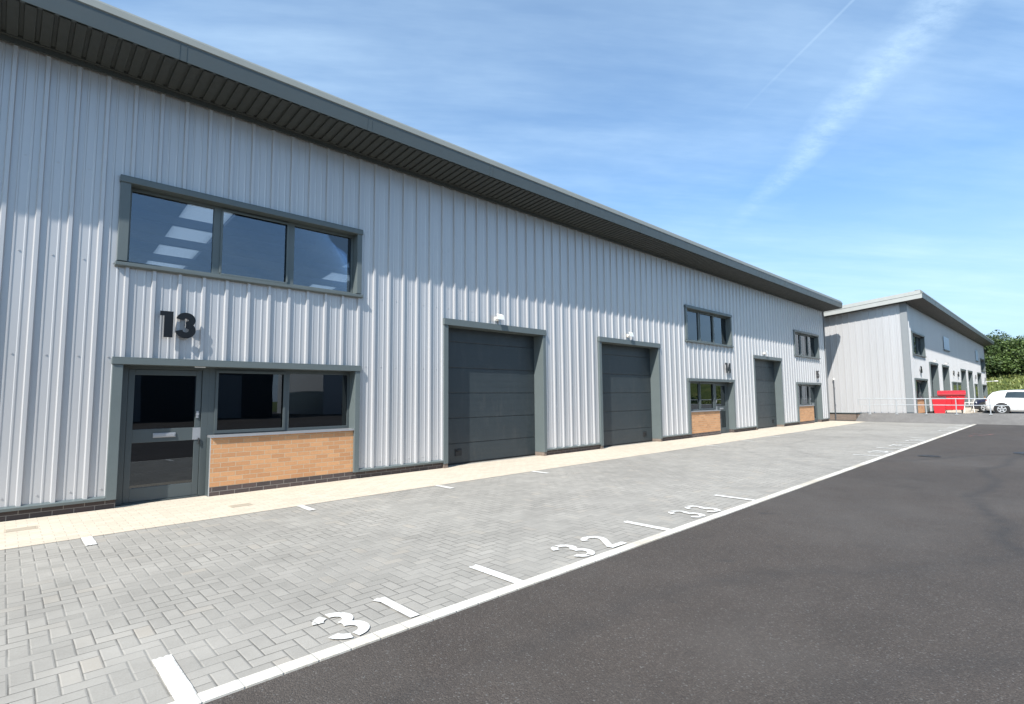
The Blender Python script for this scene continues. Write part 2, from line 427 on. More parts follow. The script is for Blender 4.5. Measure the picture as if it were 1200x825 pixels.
def disc(mb, cx, cy, z, r, n=28, r2=None):
    return mb.prism([(cx+r*cos(2*pi*i/n), cy+(r2 or r)*sin(2*pi*i/n)) for i in range(n)], 'z', z-.02, z)
def manhole(x, y, r, label):
    t = thing('manhole_cover', label, 'manhole cover', (x, y, 0))
    disc(MB(), 0, 0, .006, r).build('frame', 'cast iron', t)
    m = disc(MB(), 0, 0, .010, r*.86)
    for i in range(-4, 5):
        w = sqrt(max(0, (r*.8)**2-(i*r*.17)**2)); m.box(-w, w, i*r*.17-.012, i*r*.17+.012, .010, .015)
    m.build('lid', 'cast iron', t)
manhole(18.75, -8.9, .42, 'large round dark manhole cover in the asphalt near the right edge')
manhole(16.45, -7.1, .24, 'small dark round cover in the asphalt just beyond the kerb strip')
for (x, y, lb) in ((.24, -.72, 'small pale drain cover in the cream path left of door 13'), (2.57, -1.13, 'small buff drain cover in the cream path before the brick panel')):
    t = thing('drain_cover', lb, 'drain cover', (x, y, 0))
    MB().box(-.15, .15, -.1, .1, -.01, .011).build('frame', 'cover buff', t)
    m = MB(); [m.box(-.13, .13, -.085+i*.034, -.061+i*.034, .011, .015) for i in range(5)]; m.build('grating', 'cover buff', t)
# orange spray marks on the asphalt
m = MB(); m.open = True
for (x, y, l, w) in ((24.9, -7.05, .9, .07), (25.6, -7.35, 1.1, .08), (26.2, -7.0, .6, .07)):
    m.add([(x, y, .006), (x+l, y-.25, .006), (x+l, y-.25+w, .006), (x, y+w, .006)], [(0, 1, 2, 3)])
t = NT('orange spray'); t.base(t.mix(t.ramp(t.noise(t.coord(), 9., 4.), (.45, 0.), (.6, 1.)), (.08, .07, .065), (.30, .10, .06)))
tag(m.build('spray_mark', 'orange spray'), 'faint orange spray marks on the asphalt beyond the paving tip', 'road marking')

# raised yard beyond the kerb tip and its asphalt bank
def yz(x, y): return .25 - .012*max(0, -3.6-y) * (1 if x > 38 else 1)
def make_yard():
    m = MB(); m.open = True
    X = [36.9, 46, 60, 78, 110]; Y = [-60, -16, -8, -5.2, -3.4, 40]
    vs = [(x, y, max(.17, yz(x, y))) for y in Y for x in X]; nx = len(X)
    m.add(vs, [(j*nx+i, j*nx+i+1, (j+1)*nx+i+1, (j+1)*nx+i) for j in range(len(Y)-1) for i in range(nx-1)])
    tag(m.build('yard', 'yard asphalt'), kind='structure')
    m = MB(); m.box(36.9, 77.2, -5.25, -3.45, .1, .285); tag(m.build('yard_path', 'cream paving'), kind='structure')
    m = MB(); m.open = True
    ys = [-60, -30, -20, -14, -8, -6, -4, -2.5, -1.35, -1.2]; P = []
    for y in ys:
        top = .43+.012*min(8, max(0, -1.2-y)); w = rnd.uniform(-.04, .04)
        e = 1. if y < -1.25 else .9
        P.append([(34.72+w, y, 0.002), (35.1, y, top*.38*e), (35.85+w, y, top*e), (36.25, y, top*e), (36.9, y, .24 if y < -3.5 else top*e), (37.3, y, .15)])
    vs = [p for r in P for p in r]; k = 6
    fs = [(j*k+i, j*k+i+1, (j+1)*k+i+1, (j+1)*k+i) for j in range(len(ys)-1) for i in range(k-1)]
    vs2 = [(p[0], p[1], -.02) for p in P[-1]]; o = len(vs); b = (len(ys)-1)*k
    fs += [(b+i, b+i+1, o+i+1, o+i) for i in range(k-1)]
    m.add(vs+vs2, fs)
    tag(m.build('asphalt_bank', 'grey asphalt'), kind='structure')
make_yard()

# ------------------------------------------------------------------ warehouses
PITCH = .3385
def rib_profile(s0, s1, off):
    """list of (s, out)"""
    pts = []
    k = int((s0-off)/PITCH)-1
    base = off+k*PITCH
    while base < s1+PITCH:
        c = base
        pts += [(c-.034, 0), (c-.021, .036), (c+.021, .036), (c+.034, 0)]
        for f in (1/3, 2/3):
            q = c+PITCH*f; pts += [(q-.016, 0), (q-.008, .0065), (q+.008, .0065), (q+.016, 0)]
        base += PITCH
    return pts
def clad(mb, P, s0, s1, z0, ztop, openings, off):
    prof = rib_profile(s0, s1, off)
    def out(s):
        for a, b in zip(prof, prof[1:]):
            if a[0] <= s <= b[0]: return a[1]+(b[1]-a[1])*(s-a[0])/max(1e-9, b[0]-a[0])
        return 0
    S = sorted(set([s0, s1]+[p[0] for p in prof if s0 < p[0] < s1]+[e for o in openings for e in (o[0], o[1]) if s0 < e < s1]))
    for a, b in zip(S, S[1:]):
        mid = (a+b)/2; iv = [(z0, None)]
        for (o0, o1, b0, b1) in sorted(openings, key=lambda o: o[2]):
            if o0 < mid < o1:
                lo, _ = iv.pop(); 
                if b0 > lo+1e-4: iv.append((lo, b0))
                iv.append((b1, None))
        oa, ob = out(a), out(b)
        for lo, hi in iv:
            ha = ztop(a) if hi is None else hi; hb = ztop(b) if hi is None else hi
            mb.add([P(a, oa, lo), P(b, ob, lo), P(b, ob, hb), P(a, oa, ha)], [(0, 1, 2, 3)])

def surround(root, name, x0, x1, z0, z1, jl, jr, hh, sill, depth):
    m = MB()
    m.box(x0, x0+jl, -.060, depth, z0+(sill or 0), z1-hh)
    m.box(x1-jr, x1, -.060, depth, z0+(sill or 0), z1-hh)
    m.box(x0-.012, x1+.012, -.078, depth, z1-hh, z1)
    m.box(x0-.010, x1+.010, -.070, -.020, z1, z1+.018)
    if sill: m.prism([(-.095, z0+.012), (-.095, z0+sill-.022), (depth, z0+sill), (depth, z0), (-.06, z0)], 'x', x0-.02, x1+.02)
    return m
def glazing(m, xs, z0, z1, y0, fw):
    """fixed aluminium frame with panes between consecutive xs"""
    m.box(xs[0]-fw, xs[-1]+fw, y0, y0+.07, z1, z1+fw); m.box(xs[0]-fw, xs[-1]+fw, y0, y0+.07, z0-fw, z0)
def make_unit(root, x0, mirror, far=False, dark='dark glass'):
    W = 3.895
    def mx(a, b):
        return (x0+a, x0+b) if not mirror else (x0+W-b, x0+W-a)
    ops = []
    # upper window
    zb, zt = 3.504, 4.861
    ops.append((x0, x0+W, zb, zt))
    m = surround(root, 'window', x0, x0+W, zb, zt, .125, .10, .085, .085, .16)
    panes = [(.165, 1.29), (1.42, 2.50), (2.63, 3.76)]
    gy = .115
    m.box(x0+.125, x0+.165, gy, gy+.07, zb+.085, zt-.085); m.box(x0+3.76, x0+W-.10, gy, gy+.07, zb+.085, zt-.085)
    for a, b in ((1.29, 1.42), (2.50, 2.63)): m.box(x0+a, x0+b, gy, gy+.07, zb+.085, zt-.085)
    for a, b in panes:
        m.box(x0+a, x0+b, gy, gy+.07, zb+.085, zb+.125); m.box(x0+a, x0+b, gy, gy+.07, zt-.135, zt-.085)
    # middle casement stands a little proud
    a, b = panes[1]
    for q in ((a-.01, b+.01, zb+.105, zb+.14), (a-.01, b+.01, zt-.15, zt-.115)): m.box(x0+q[0], x0+q[1], gy-.018, gy+.001, q[2], q[3])
    for q in ((a-.025, a+.01), (b-.01, b+.025)): m.box(x0+q[0], x0+q[1], gy-.018, gy+.001, zb+.14, zt-.15)
    w = m.build('window', 'grey trim', root, bevel=.004); w['label'] = 'wide three pane upper window in a grey metal frame'
    for a, b in panes:
        MB().box(x0+a+.0, x0+b-.0, gy+.035, gy+.041, zb+.125, zt-.135).build('pane', 'window glass', w)
    # entrance: door + ground window + brick panel
    ze = 2.155
    ops.append((x0+.02, x0+W, -1, ze))
    dy = .20
    m = surround(root, 'e', x0+.02, x0+W, 0.135, ze, .125, .10, .09, 0, dy+.05)
    m.build('entrance_surround', 'grey trim', root, bevel=.004)
    for q in ((x0+.004, x0+.145), (x0+3.796, x0+W+.004)): m = MB(); m.box(q[0], q[1], .003, dy+.05, -.02, .1349); m.build('jamb_base', 'plinth brick', root)
    # door
    a, b = mx(.15, 1.33)            # frame outer
    la, lb = mx(.245, 1.235)        # leaf
    m = MB(); top = ze-.09
    m.box(a, la, dy-.02, dy+.07, .012, top); m.box(lb, b, dy-.02, dy+.07, .012, top); m.box(la, lb, dy-.02, dy+.07, top-.05, top)
    m.box(la, lb, dy-.03, dy+.08, .008, .026)
    m.build('door_frame', 'frame aluminium', root, bevel=.003)
    m = MB(); st = .085; ltop = top-.055; lbot = .03; y0, y1 = dy, dy+.05
    m.box(la+.005, la+st, y0, y1, lbot, ltop); m.box(lb-st, lb-.005, y0, y1, lbot, ltop)
    m.box(la+st, lb-st, y0, y1, ltop-.085, ltop); m.box(la+st, lb-st, y0, y1, lbot, lbot+.20); m.box(la+st, lb-st, y0, y1, .90, 1.10)
    leaf = m.build('entrance_door', 'frame aluminium', root, bevel=.004)
    leaf['label'] = 'grey aluminium entrance door with two dark panes and a letter plate'
    MB().box(la+st, lb-st, y0+.02, y0+.026, 1.10, ltop-.085).build('pane', dark, leaf)
    MB().box(la+st, lb-st, y0+.02, y0+.026, lbot+.20, .90).build('pane', dark, leaf)
    c = (la+lb)/2
    m = MB(); m.box(c-.15, c+.15, y0-.014, y0, .965, 1.035); m.box(c-.135, c+.135, y0-.024, y0-.014, .975, 1.02); m.build('letter_plate', 'stainless', leaf, bevel=.003)
    hx = lb-.055 if not mirror else la+.055
    m = MB(); m.box(hx-.055, hx+.055, y0-.008, y0, .905, 1.095); m.build('push_plate', 'stainless', leaf)
    m = MB(); m.tube((hx, y0-.03, 1.31), (hx, y0, 1.31), .022, 12); m.box(hx-.016, hx+.016, y0-.02, y0, 1.25, 1.36); m.build('lock', 'stainless', leaf)
    m = MB(); m.tube((hx+(.03 if not mirror else -.03), y0-.035, .83), (hx+(.03 if not mirror else -.03), y0-.035, .93), .012, 8); m.build('handle', 'dark rubber', leaf)
    m = MB(); m.box(lb-.17, lb-.02, -.066+.02, -.02, ze-.108, ze-.091); m.build('entrance_lamp', 'white plastic', root)
    # ground window
    a, b = mx(1.33, 3.795); zs = .965
    p1 = mx(1.455, 2.535); p2 = mx(2.635, 3.755); pn = sorted([p1, p2])
    m = MB()
    m.box(a, pn[0][0], dy-.02, dy+.06, zs, top); m.box(pn[0][1], pn[1][0], dy-.02, dy+.06, zs, top); m.box(pn[1][1], b, dy-.02, dy+.06, zs, top)
    for q in pn: m.box(q[0], q[1], dy-.02, dy+.06, zs, zs+.055); m.box(q[0], q[1], dy-.02, dy+.06, top-.07, top)
    q = p1   # casement proud
    m.box(q[0]-.03, q[1]+.03, dy-.04, dy-.018, zs+.02, zs+.07); m.box(q[0]-.03, q[1]+.03, dy-.04, dy-.018, top-.085, top-.04)
    m.box(q[0]-.03, q[0]+.012, dy-.04, dy-.018, zs+.07, top-.085); m.box(q[1]-.012, q[1]+.03, dy-.04, dy-.018, zs+.07, top-.085)
    w = m.build('ground_window', 'frame aluminium', root, bevel=.003)
    for q in pn: MB().box(q[0], q[1], dy+.01, dy+.016, zs+.055, top-.07).build('pane', dark, w)
    MB().prism([(-.045, zs-.035), (-.045, zs-.008), (dy, zs+.002), (dy, zs-.035)], 'x', a+.005, b-.002).build('sill', 'stainless', w)
    # brick
    MB().box(a+.015, b-.0, -.006, .18, .150, zs-.036).build('brick_panel', 'buff brick', root)
    MB().box(a+.015, b-.0, -.004, .18, -.02, .149).build('brick_base', 'plinth brick', root)
    MB().box(*((a+.004, a+.0149) if not mirror else (b, b+.011)), -.004, .012, .0, zs-.036).build('corner_bead', 'galvanised', root)
    MB().box(*((a+.0, a+.0149) if not mirror else (b, b+.0149)), .0121, .18, -.02, zs-.036).build('reveal_lining', 'frame aluminium', root)
    return ops
def make_garage(root, x0, x1, hside):
    ops = [(x0, x1, -1, 3.289)]
    m = MB(); z1 = 3.289
    m.box(x0, x0+.12, -.06, .36, .10, z1-.13); m.box(x1-.10, x1, -.06, .36, .10, z1-.13)
    m.box(x0-.012, x1+.012, -.085, .36, z1-.13, z1)
    m.box(x0-.01, x1+.01, -.07, -.02, z1, z1+.02)
    m.build('garage_surround', 'grey trim', root, bevel=.005)
    for q in ((x0+.004, x0+.12), (x1-.10, x1-.004)): m = MB(); m.box(q[0], q[1], -.045, .36, -.02, .0999); m.build('jamb_base', 'plinth brown', root)
    a, b = x0+.12, x1-.10; y = .28
    m = MB(); secs = [.03, .48, 1.06, 1.64, 2.225, 2.83, 3.16]
    for i, (p, q) in enumerate(zip(secs, secs[1:])):
        m.prism([(y+.006, p+.005), (y-.003, p+.015), (y-.003, q-.008), (y+.006, q-.005), (y+.03, q-.004), (y+.03, p+.004)], 'x', a+.004, b-.004)
        # shallow micro-ribs on each section
        for k in range(1, 4):
            zz = p+(q-p)*k/4
            m.box(a+.006, b-.006, y-.0042, y-.003, zz-.002, zz+.002)
    m.box(a+.004, b-.004, y+.012, y+.04, .03, 3.16)
    d = m.build('garage_door', 'anthracite door', root)
    m = MB(); m.box(a+.004, b-.004, y-.004, y+.03, .008, .03); m.build('bottom_seal', 'dark rubber', d)
    hx = a+.44 if hside < 0 else b-.56
    m = MB(); m.box(hx, hx+.19, y-.02, y-.003, .20, .36); m.box(hx+.04, hx+.15, y-.045, y-.02, .30, .335); m.build('handle', 'dark rubber', d, bevel=.004)
    return ops

def make_warehouse(org, label, L0, L1, depth, units, garages, rib_off, rooflights, gable_l, name='warehouse', soffit_from=None):
    root = thing(name, label, 'warehouse', org)
    ops = []
    for (x, mir) in units: ops += make_unit(root, x, mir)
    for (a, b, h) in garages: ops += make_garage(root, a, b, h)
    H = 6.36; sl = tan(radians(5.5))
    P = lambda s, o, z: (s, -o, z)
    m = MB(); m.open = True; clad(m, P, L0, L1, .175, lambda s: H, ops, rib_off)
    # hex-head screws in every trough
    for row in (.30, 2.17, 3.55, 4.87):
        k = 0
        while rib_off+PITCH*k < L1:
            sx = rib_off+PITCH*(k+.5); k += 1
            if sx < L0 or any(o[0]-.03 < sx < o[1]+.03 and o[2]-.03 < row < o[3]+.03 for o in ops): continue
            if sx > L0+22: continue
            m.tube((sx, 0, row), (sx, -.009, row), .011, 6)
    m.build('wall_cladding', 'silver cladding', root)
    # plinth + drip between openings
    cuts = sorted([(o[0], o[1]) for o in ops if o[2] < 0]); cur = L0; mp = MB(); md = MB()
    for a, b in cuts+[(L1, L1)]:
        if a > cur+.01:
            mp = MB(); md = MB(); mp.box(cur, a-.003, .004, .20, -.02, .148); md.prism([(-.055, .135), (-.060, .172), (-.012, .195), (.03, .195), (.03, .149), (-.03, .149)], 'x', cur, a-.003)
            mp.build('plinth', 'plinth brick', root); md.build('drip_trim', 'grey trim', root)
        cur = b+.003
    # wall head flashing
    m = MB(); m.box(L0-.02, L1+.02, -.075, -.036, 6.33, 6.47); m.box(L0-.02, L1+.02, -.12, -.075, 6.405, 6.47); m.build('head_flashing', 'soffit', root)
    # soffit with grooved planks
    R0, R1 = L0-.50, L1+.50
    m = MB(); m.open = True; s = R0; pitch = .1655
    zf = lambda y: 6.43 - sl*y
    while s < R1:
        e = min(s+pitch, R1)
        q = [(s, 0), (s+.020, 0), (s+.026, -.028), (s+pitch*.9, -.020) , (e, -.020), (e, 0)]
        q = [(s, .0), (s+.040, 0.), (s+.048, -.028), (e-.008, -.028), (e, 0.)]
        for (x0, h0), (x1, h1) in zip(q, q[1:]):
            m.add([(x0, -.86, zf(-.86)+h0), (x1, -.86, zf(-.86)+h1), (x1, -.10, zf(-.10)+h1), (x0, -.10, zf(-.10)+h0)], [(0, 1, 2, 3)])
        s = e
    m.build('soffit', 'soffit', root)
    # fascia: profile in (y,z)
    fp = [(-.835, 6.50), (-.872, 6.505), (-.902, 6.755), (-.86, 6.755), (-.83, 6.60)]
    m = MB(); m.prism(fp, 'x', R0-.06, R1+.07)
    s = R0+1.0
    while s < R1: m.prism([(y-.004, z+.004) for y, z in fp[1:3]]+[(-.88, 6.75), (-.86, 6.51)], 'x', s, s+.006); m.prism([(y-.004, z+.004) for y, z in fp[1:3]]+[(-.88, 6.75), (-.86, 6.51)], 'x', s+.09, s+.096); s += 3.02
    m.build('fascia', 'grey fascia', root)
    cp = [(-.902, 6.756), (-.915, 6.770), (-.86, 6.895), (-.80, 6.955), (-.55, 6.955), (-.55, 6.80), (-.86, 6.756)]
    m = MB(); m.prism(cp, 'x', R0-.065, R1+.075); m.build('roof_edge_cap', 'roof edge grey', root)
    # roof sheets with translucent strips
    m = MB(); RL = []; mpur = MB(); y1 = depth+.3
    zr = lambda y: 6.80 - sl*y; zu = lambda y: 6.56 - sl*y
    def slab(mb, a, b, ya, yb, tu=0., tt=0.):
        mb.add([(a, ya, zu(ya)+tu), (b, ya, zu(ya)+tu), (b, yb, zu(yb)+tu), (a, yb, zu(yb)+tu), (a, ya, zr(ya)+tt), (b, ya, zr(ya)+tt), (b, yb, zr(yb)+tt), (a, yb, zr(yb)+tt)],
               [(0, 3, 2, 1), (4, 5, 6, 7), (0, 1, 5, 4), (1, 2, 6, 5), (2, 3, 7, 6), (3, 0, 4, 7)])
    YA, YB = 2.6, 10.4
    slab(m, R0, R1, -.84, 0.); 
    slab(m, R0, R1, .0001, YA) if not rooflights else slab(m, R0, R1, .0, YA)
    cur = R0
    for a in rooflights:
        slab(m, cur, a, YA, YB); mr = MB(); slab(mr, a, a+1.05, YA, YB, .1, -.06); RL.append(mr); cur = a+1.05
    slab(m, cur, R1, YA, YB); slab(m, R0, R1, YB, y1)
    rf = m.build('roof', 'purlin', root)
    if rooflights:
        for mr in RL: mr.build('rooflight', 'rooflight sheet', rf)
        for k in range(9):
            y = .8+k*1.5; mpur.box(L0+.1, L1-.1, y, y+.16, zu(y)-.22, zu(y)-.02)
        x = L0+1.5
        while x < L1:
            mpur.prism([(.3, zu(.3)-.62), (.3, zu(.3)-.23), (depth-.3, zu(depth-.3)-.23), (depth-.3, zu(depth-.3)-.62)], 'x', x, x+.18); x += 6.2
        mpur.build('roof_purlins', 'purlin', root)
    # verges
    for (sx, sg) in ((L1, 1), (L0, -1)):
        a = sx+sg*.50; b = sx+sg*.565; c = sx+sg*.585
        def rampbox(mb, xa, xb, za, zb, ya=-.86, yb=y1):
            xa, xb = min(xa, xb), max(xa, xb)
            mb.add([(xa, ya, zf(ya)+za), (xb, ya, zf(ya)+za), (xb, yb, zf(yb)+za), (xa, yb, zf(yb)+za), (xa, ya, zf(ya)+zb), (xb, ya, zf(ya)+zb), (xb, yb, zf(yb)+zb), (xa, yb, zf(yb)+zb)],
                   [(0, 3, 2, 1), (4, 5, 6, 7), (0, 1, 5, 4), (1, 2, 6, 5), (2, 3, 7, 6), (3, 0, 4, 7)])
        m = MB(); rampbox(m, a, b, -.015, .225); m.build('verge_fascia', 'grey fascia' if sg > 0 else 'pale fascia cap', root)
        m = MB(); rampbox(m, a-sg*.2, c, .226, .43, ya=-.80); m.build('verge_cap', 'pale fascia cap', root)
        m = MB(); rampbox(m, sx-sg*.0, a, -.01, .0, ya=-.098); m.build('verge_soffit', 'soffit', root)
    # gables
    for (sx, sg) in ((L1, 1), (L0, -1)):
        m = MB(); m.open = True
        clad(m, (lambda s, o, z: (sx+sg*o, s, z)), 0.02, depth, .175, lambda s: 6.45-sl*s, [], .11)
        m.build('gable_cladding', 'silver cladding', root)
        m = MB(); m.box(min(sx-sg*.2, sx-sg*.004), max(sx-sg*.2, sx-sg*.004), .21, depth, -.25, .165)
        m.build('gable_plinth', 'plinth brown', root)
        m = MB(); a, b = sorted((sx-sg*.03, sx+sg*.055)); m.box(a, b, .0, depth, .150, .19); m.build('gable_drip', 'grey trim', root)
        a, b = sorted((sx+sg*.036, sx+sg*.050))
        m = MB(); m.box(a, b, -.042, .27, .19, 6.43); a, b = sorted((sx-sg*.055, sx+sg*.036)); m.box(a, b, -.055, -.037, .19, 6.36)
        m.build('corner_flashing', 'corner grey', root)
    # back wall, floor and added darkening boxes
    m = MB(); m.box(L0+.01, L1-.01, depth-.1, depth, 0, 6.45-sl*depth)
    m.box(L0+.05, L1-.05, .42, depth-.11, -.01, .02)
    m.build('interior_floor', 'interior floor', root)
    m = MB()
    for (x, mir) in units:                     # unseen box added behind each ground window to keep it dark
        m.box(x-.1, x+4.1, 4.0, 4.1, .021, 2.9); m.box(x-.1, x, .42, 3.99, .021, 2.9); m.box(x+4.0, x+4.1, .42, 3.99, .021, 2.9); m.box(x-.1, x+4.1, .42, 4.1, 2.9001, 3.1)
    m.build('window_dark_box', 'interior dark', root)
    return root
flat('corner grey', (.22, .235, .245), .45, .1, .05)

main = make_warehouse((0, 0, 0), 'long silver clad warehouse with units 13, 14 and 15 facing the bays', -14.0, 34.3, 14.,
    [(1.097, False), (17.93, True), (29.22, True)], [(7.0, 10.322, -1), (12.66, 16.06, 1), (23.906, 27.25, 1), (-6.2, -2.9, -1)], -.12,
    [-12.1, -7.1, -2.1, 2.9, 7.9, 12.9, 17.9, 22.9, 27.9], True)
far = make_warehouse((36.5, -3.58, .25), 'second silver warehouse beyond the first, standing behind the railing', 0., 40.6, 16.,
    [(.95, True), (36.2, True)], [(6.15, 9.2, 1), (11.0, 14.0, 1), (20.6, 23.7, 1), (25.2, 28.3, 1), (32.3, 35.6, 1)], .10, [], True)
# small entrance doors of the far warehouse
def small_door(root, x0, x1):
    m = MB(); z1 = 2.16
    m.box(x0, x0+.1, -.078, .02, .0, z1-.09); m.box(x1-.1, x1, -.078, .02, .0, z1-.09); m.box(x0-.01, x1+.01, -.09, .02, z1-.09, z1)
    m.build('entrance_surround', 'grey trim', root)
    m = MB(); m.box(x0+.1, x1-.1, -.062, -.04, .0, z1-.09); d = m.build('entrance_door', 'anthracite door', root)
    MB().box(x0+.25, x1-.25, -.066, -.062, 1.0, 1.9).build('pane', 'car glass', d)
for a, b in ((15.3, 17.4), (17.9, 20.0), (29.4, 31.6)): small_door(far, a, b)

# ------------------------------------------------------------------ unit numbers
def number(txt, x, z, h, label, org=(0, 0, 0), y=-.085):
    t = thing('unit_number', label, 'number sign', (org[0]+x, org[1]+y, org[2]+z), 0, 'unit numbers on the walls')
    for i, ch in enumerate(txt):
        m = MB()
        text_mesh(m, ch, h, .145 if ch == '1' else .118, 0, lambda u, v, d: (u-.045*h+i*.56*h-.01, -d, v), thick=.022)
        m.build('digit', 'matt black', t)
number('13', 1.685, 2.495, .40, 'black raised number 13 on the cladding above the nearest door')
number('14', 21.0, 2.44, .40, 'black raised number 14 on the cladding between the second and third garage doors')
number('15', 32.25, 2.44, .40, 'black raised number 15 on the cladding at the far end of the long warehouse')
B2 = (36.5, -3.58, .25)
number('16', 2.6, 2.5, .4, 'small dark unit number nearest the corner of the second warehouse', B2)
number('17', 15.9, 2.6, .4, 'small dark unit number over the left of two neighbouring doors of the second warehouse', B2)
number('18', 18.5, 2.6, .4, 'small dark unit number over the right of two neighbouring doors of the second warehouse', B2)
number('19', 30.2, 2.6, .4, 'small dark unit number left of the last garage opening of the second warehouse', B2)
number('20', 38.6, 2.5, .4, 'small dark unit number at the far end of the second warehouse', B2)

# ------------------------------------------------------------------ flood lights
def floodlight(x, y, z, label):
    t = thing('flood_light', label, 'flood light', (x, y, z), 0, 'flood lights over the garage doors')
    m = MB(); m.box(-.05, .05, -.02, .10, -.08, .04); m.tube((0, -.03, 0), (0, -.14, .03), .02, 8); m.build('bracket', 'white plastic', t, bevel=.006)
    m = MB()
    v = []
    for (yy, w, h) in ((-.12, .09, .06), (-.24, .145, .10)):
        v += [(-w, yy, -h), (w, yy, -h), (w, yy, h), (-w, yy, h)]
    a = radians(35); rot = lambda p: (p[0]+.02, -.15+(p[1]+.15)*cos(a)-p[2]*sin(a)*-1*.6, .06+p[2]*cos(a)+(p[1]+.15)*sin(a)*.9)
    m.add([rot(p) for p in v], [(0, 3, 2, 1), (4, 5, 6, 7), (0, 1, 5, 4), (1, 2, 6, 5), (2, 3, 7, 6), (3, 0, 4, 7)])
    m.build('lamp_head', 'white plastic', t, bevel=.008)
    m = MB(); v = [(-.12, -.243, -.08), (.12, -.243, -.08), (.12, -.243, .08), (-.12, -.243, .08), (-.12, -.248, -.08), (.12, -.248, -.08), (.12, -.248, .08), (-.12, -.248, .08)]
    m.add([rot(p) for p in v], [(0, 3, 2, 1), (4, 5, 6, 7), (0, 1, 5, 4), (1, 2, 6, 5), (2, 3, 7, 6), (3, 0, 4, 7)]); m.build('glass', 'lamp glass', t)
    m = MB(); m.tube((-.07, -.05, -.02), (-.10, -.13, -.07), .032, 10, .045); m.build('sensor', 'white plastic', t)
    t.scale = (.8, .5, .8)
    return t
fl = floodlight(8.60, -.05, 3.46, 'white flood light over the first garage door from the left')
dup(fl, (14.2, -.05, 3.46), 0, 'white flood light over the second garage door from the left')
dup(fl, (25.2, -.05, 3.46), 0, 'white flood light over the third garage door, between units 14 and 15')
dup(fl, (B2[0]+7.7, B2[1]-.10, B2[2]+3.43), 0, 'tiny white flood light over the first garage opening of the second warehouse')
dup(fl, (B2[0]+12.5, B2[1]-.10, B2[2]+3.43), 0, 'tiny white flood light over the second garage opening of the second warehouse')

# sign boards on far warehouse
def board(x0, x1, z0, z1, label):
    t = thing('sign_board', label, 'sign', (B2[0]+x0, B2[1]-.06, B2[2]+z0))
    m = MB(); m.box(0, x1-x0, -.03, .0, 0, z1-z0); m.build('panel', 'sign pale blue', t)
    m = MB(); m.box(-.02, x1-x0+.02, -.06, .02, -.06, -.002); m.box(.2, .3, 0, .05, .1, z1-z0-.1); m.box(x1-x0-.3, x1-x0-.2, 0, .05, .1, z1-z0-.1); m.build('frame', 'grey trim', t)
board(12.4, 14.9, 4.45, 5.4, 'plain pale blue sign board high on the second warehouse, nearer of two')
board(32.0, 33.9, 4.45, 5.5, 'small pale sign board high near the far end of the second warehouse')

# vent pipe on gable of far warehouse, by the gap
t = thing('vent_pipe', 'thin dark pipe with a white cap standing against the gable wall', 'pipe', (36.33, .18, .0))
m = MB(); m.tube((0, 0, 0), (0, 0, 2.40), .028, 10); m.box(.0, .13, -.02, .02, .9, .93); m.box(.0, .13, -.02, .02, 1.9, 1.93); m.build('pipe', 'pipe grey', t)
m = MB(); m.tube((0, 0, 2.40), (0, 0, 2.52), .05, 10); m.build('cap', 'white plastic', t)

# ------------------------------------------------------------------ railing on the bank
def railing():
    ys = [-1.18, -1.72, -2.98, -4.28, -5.53, -6.85, -8.2, -9.55, -10.9, -12.25, -13.6]
    t = thing('railing', 'low galvanised two rail railing along the top of the asphalt bank', 'railing', (35.72, -1.18, .40))
    def top(y): return 1.265-.004*abs(y+1.2)
    for i, y in enumerate(ys):
        if i == 0: continue
        zb = .40+.012*min(8, -1.2-y)
        m = MB(); m.tube((0, y+1.18, zb-.42), (0, y+1.18, top(y)-.40), .024, 10); m.box(-.07, .07, y+1.11, y+1.25, zb-.42, zb-.385); m.build('post', 'galvanised', t, smooth=False)
    for dz, r in ((0, .024), (-.335, .020)):
        m = MB()
        for a, b in zip(ys, ys[1:]): m.tube((0, a+1.18, top(a)-.40+dz), (0, b+1.18, top(b)-.40+dz), r, 10)
        m.build('rail', 'galvanised', t)
    m = MB(); m.tube((0, 0, top(-1.18)-.40), (0, 0, top(-1.18)-.735), .022, 10); m.build('end_loop', 'galvanised', t)
railing()

# ------------------------------------------------------------------ cars
def wheel(t, x, y, side, r=.33):
    m = MB(); n = 28
    prof = [(r*.62, -.10), (r*.9, -.11), (r, -.08), (r, .08), (r*.9, .11), (r*.62, .10)]
    vs = [(q[0]*cos(2*pi*i/n), q[1], q[0]*sin(2*pi*i/n)) for i in range(n) for q in prof]; k = len(prof)
    m.add(vs, [(i*k+j, i*k+(j+1) % k, ((i+1) % n)*k+(j+1) % k, ((i+1) % n)*k+j) for i in range(n) for j in range(k)])
    w = m.build('wheel', 'tyre', t, smooth=False, loc=(x, y, r))
    m = MB(); o = side*.085
    for i in range(5):
        a = 2*pi*i/5+.3
        c, s = cos(a), sin(a); w2 = .045
        p = [(.03*c-w2*s, .03*s+w2*c), (.03*c+w2*s, .03*s-w2*c), (r*.62*c+w2*.8*s, r*.62*s-w2*.8*c), (r*.62*c-w2*.8*s, r*.62*s+w2*.8*c)]
        m.prism(p, 'y', o, o+side*.025)
    vs = []; n = 24
    for i in range(n):
        a = 2*pi*i/n
        for rr, yy in ((r*.57, o-side*.06), (r*.57, o+side*.02), (r*.66, o+side*.02), (r*.66, o-side*.06)): vs.append((rr*cos(a), yy, rr*sin(a)))
    m.add(vs, [(i*4+j, i*4+(j+1) % 4, ((i+1) % n)*4+(j+1) % 4, ((i+1) % n)*4+j) for i in range(n) for j in range(4)])
    m.build('rim', 'alloy', w)
    m = MB(); m.tube((0, o-side*.08, 0), (0, o-side*.04, 0), r*.6, 20); m.build('brake_disc', 'dark rubber', w)
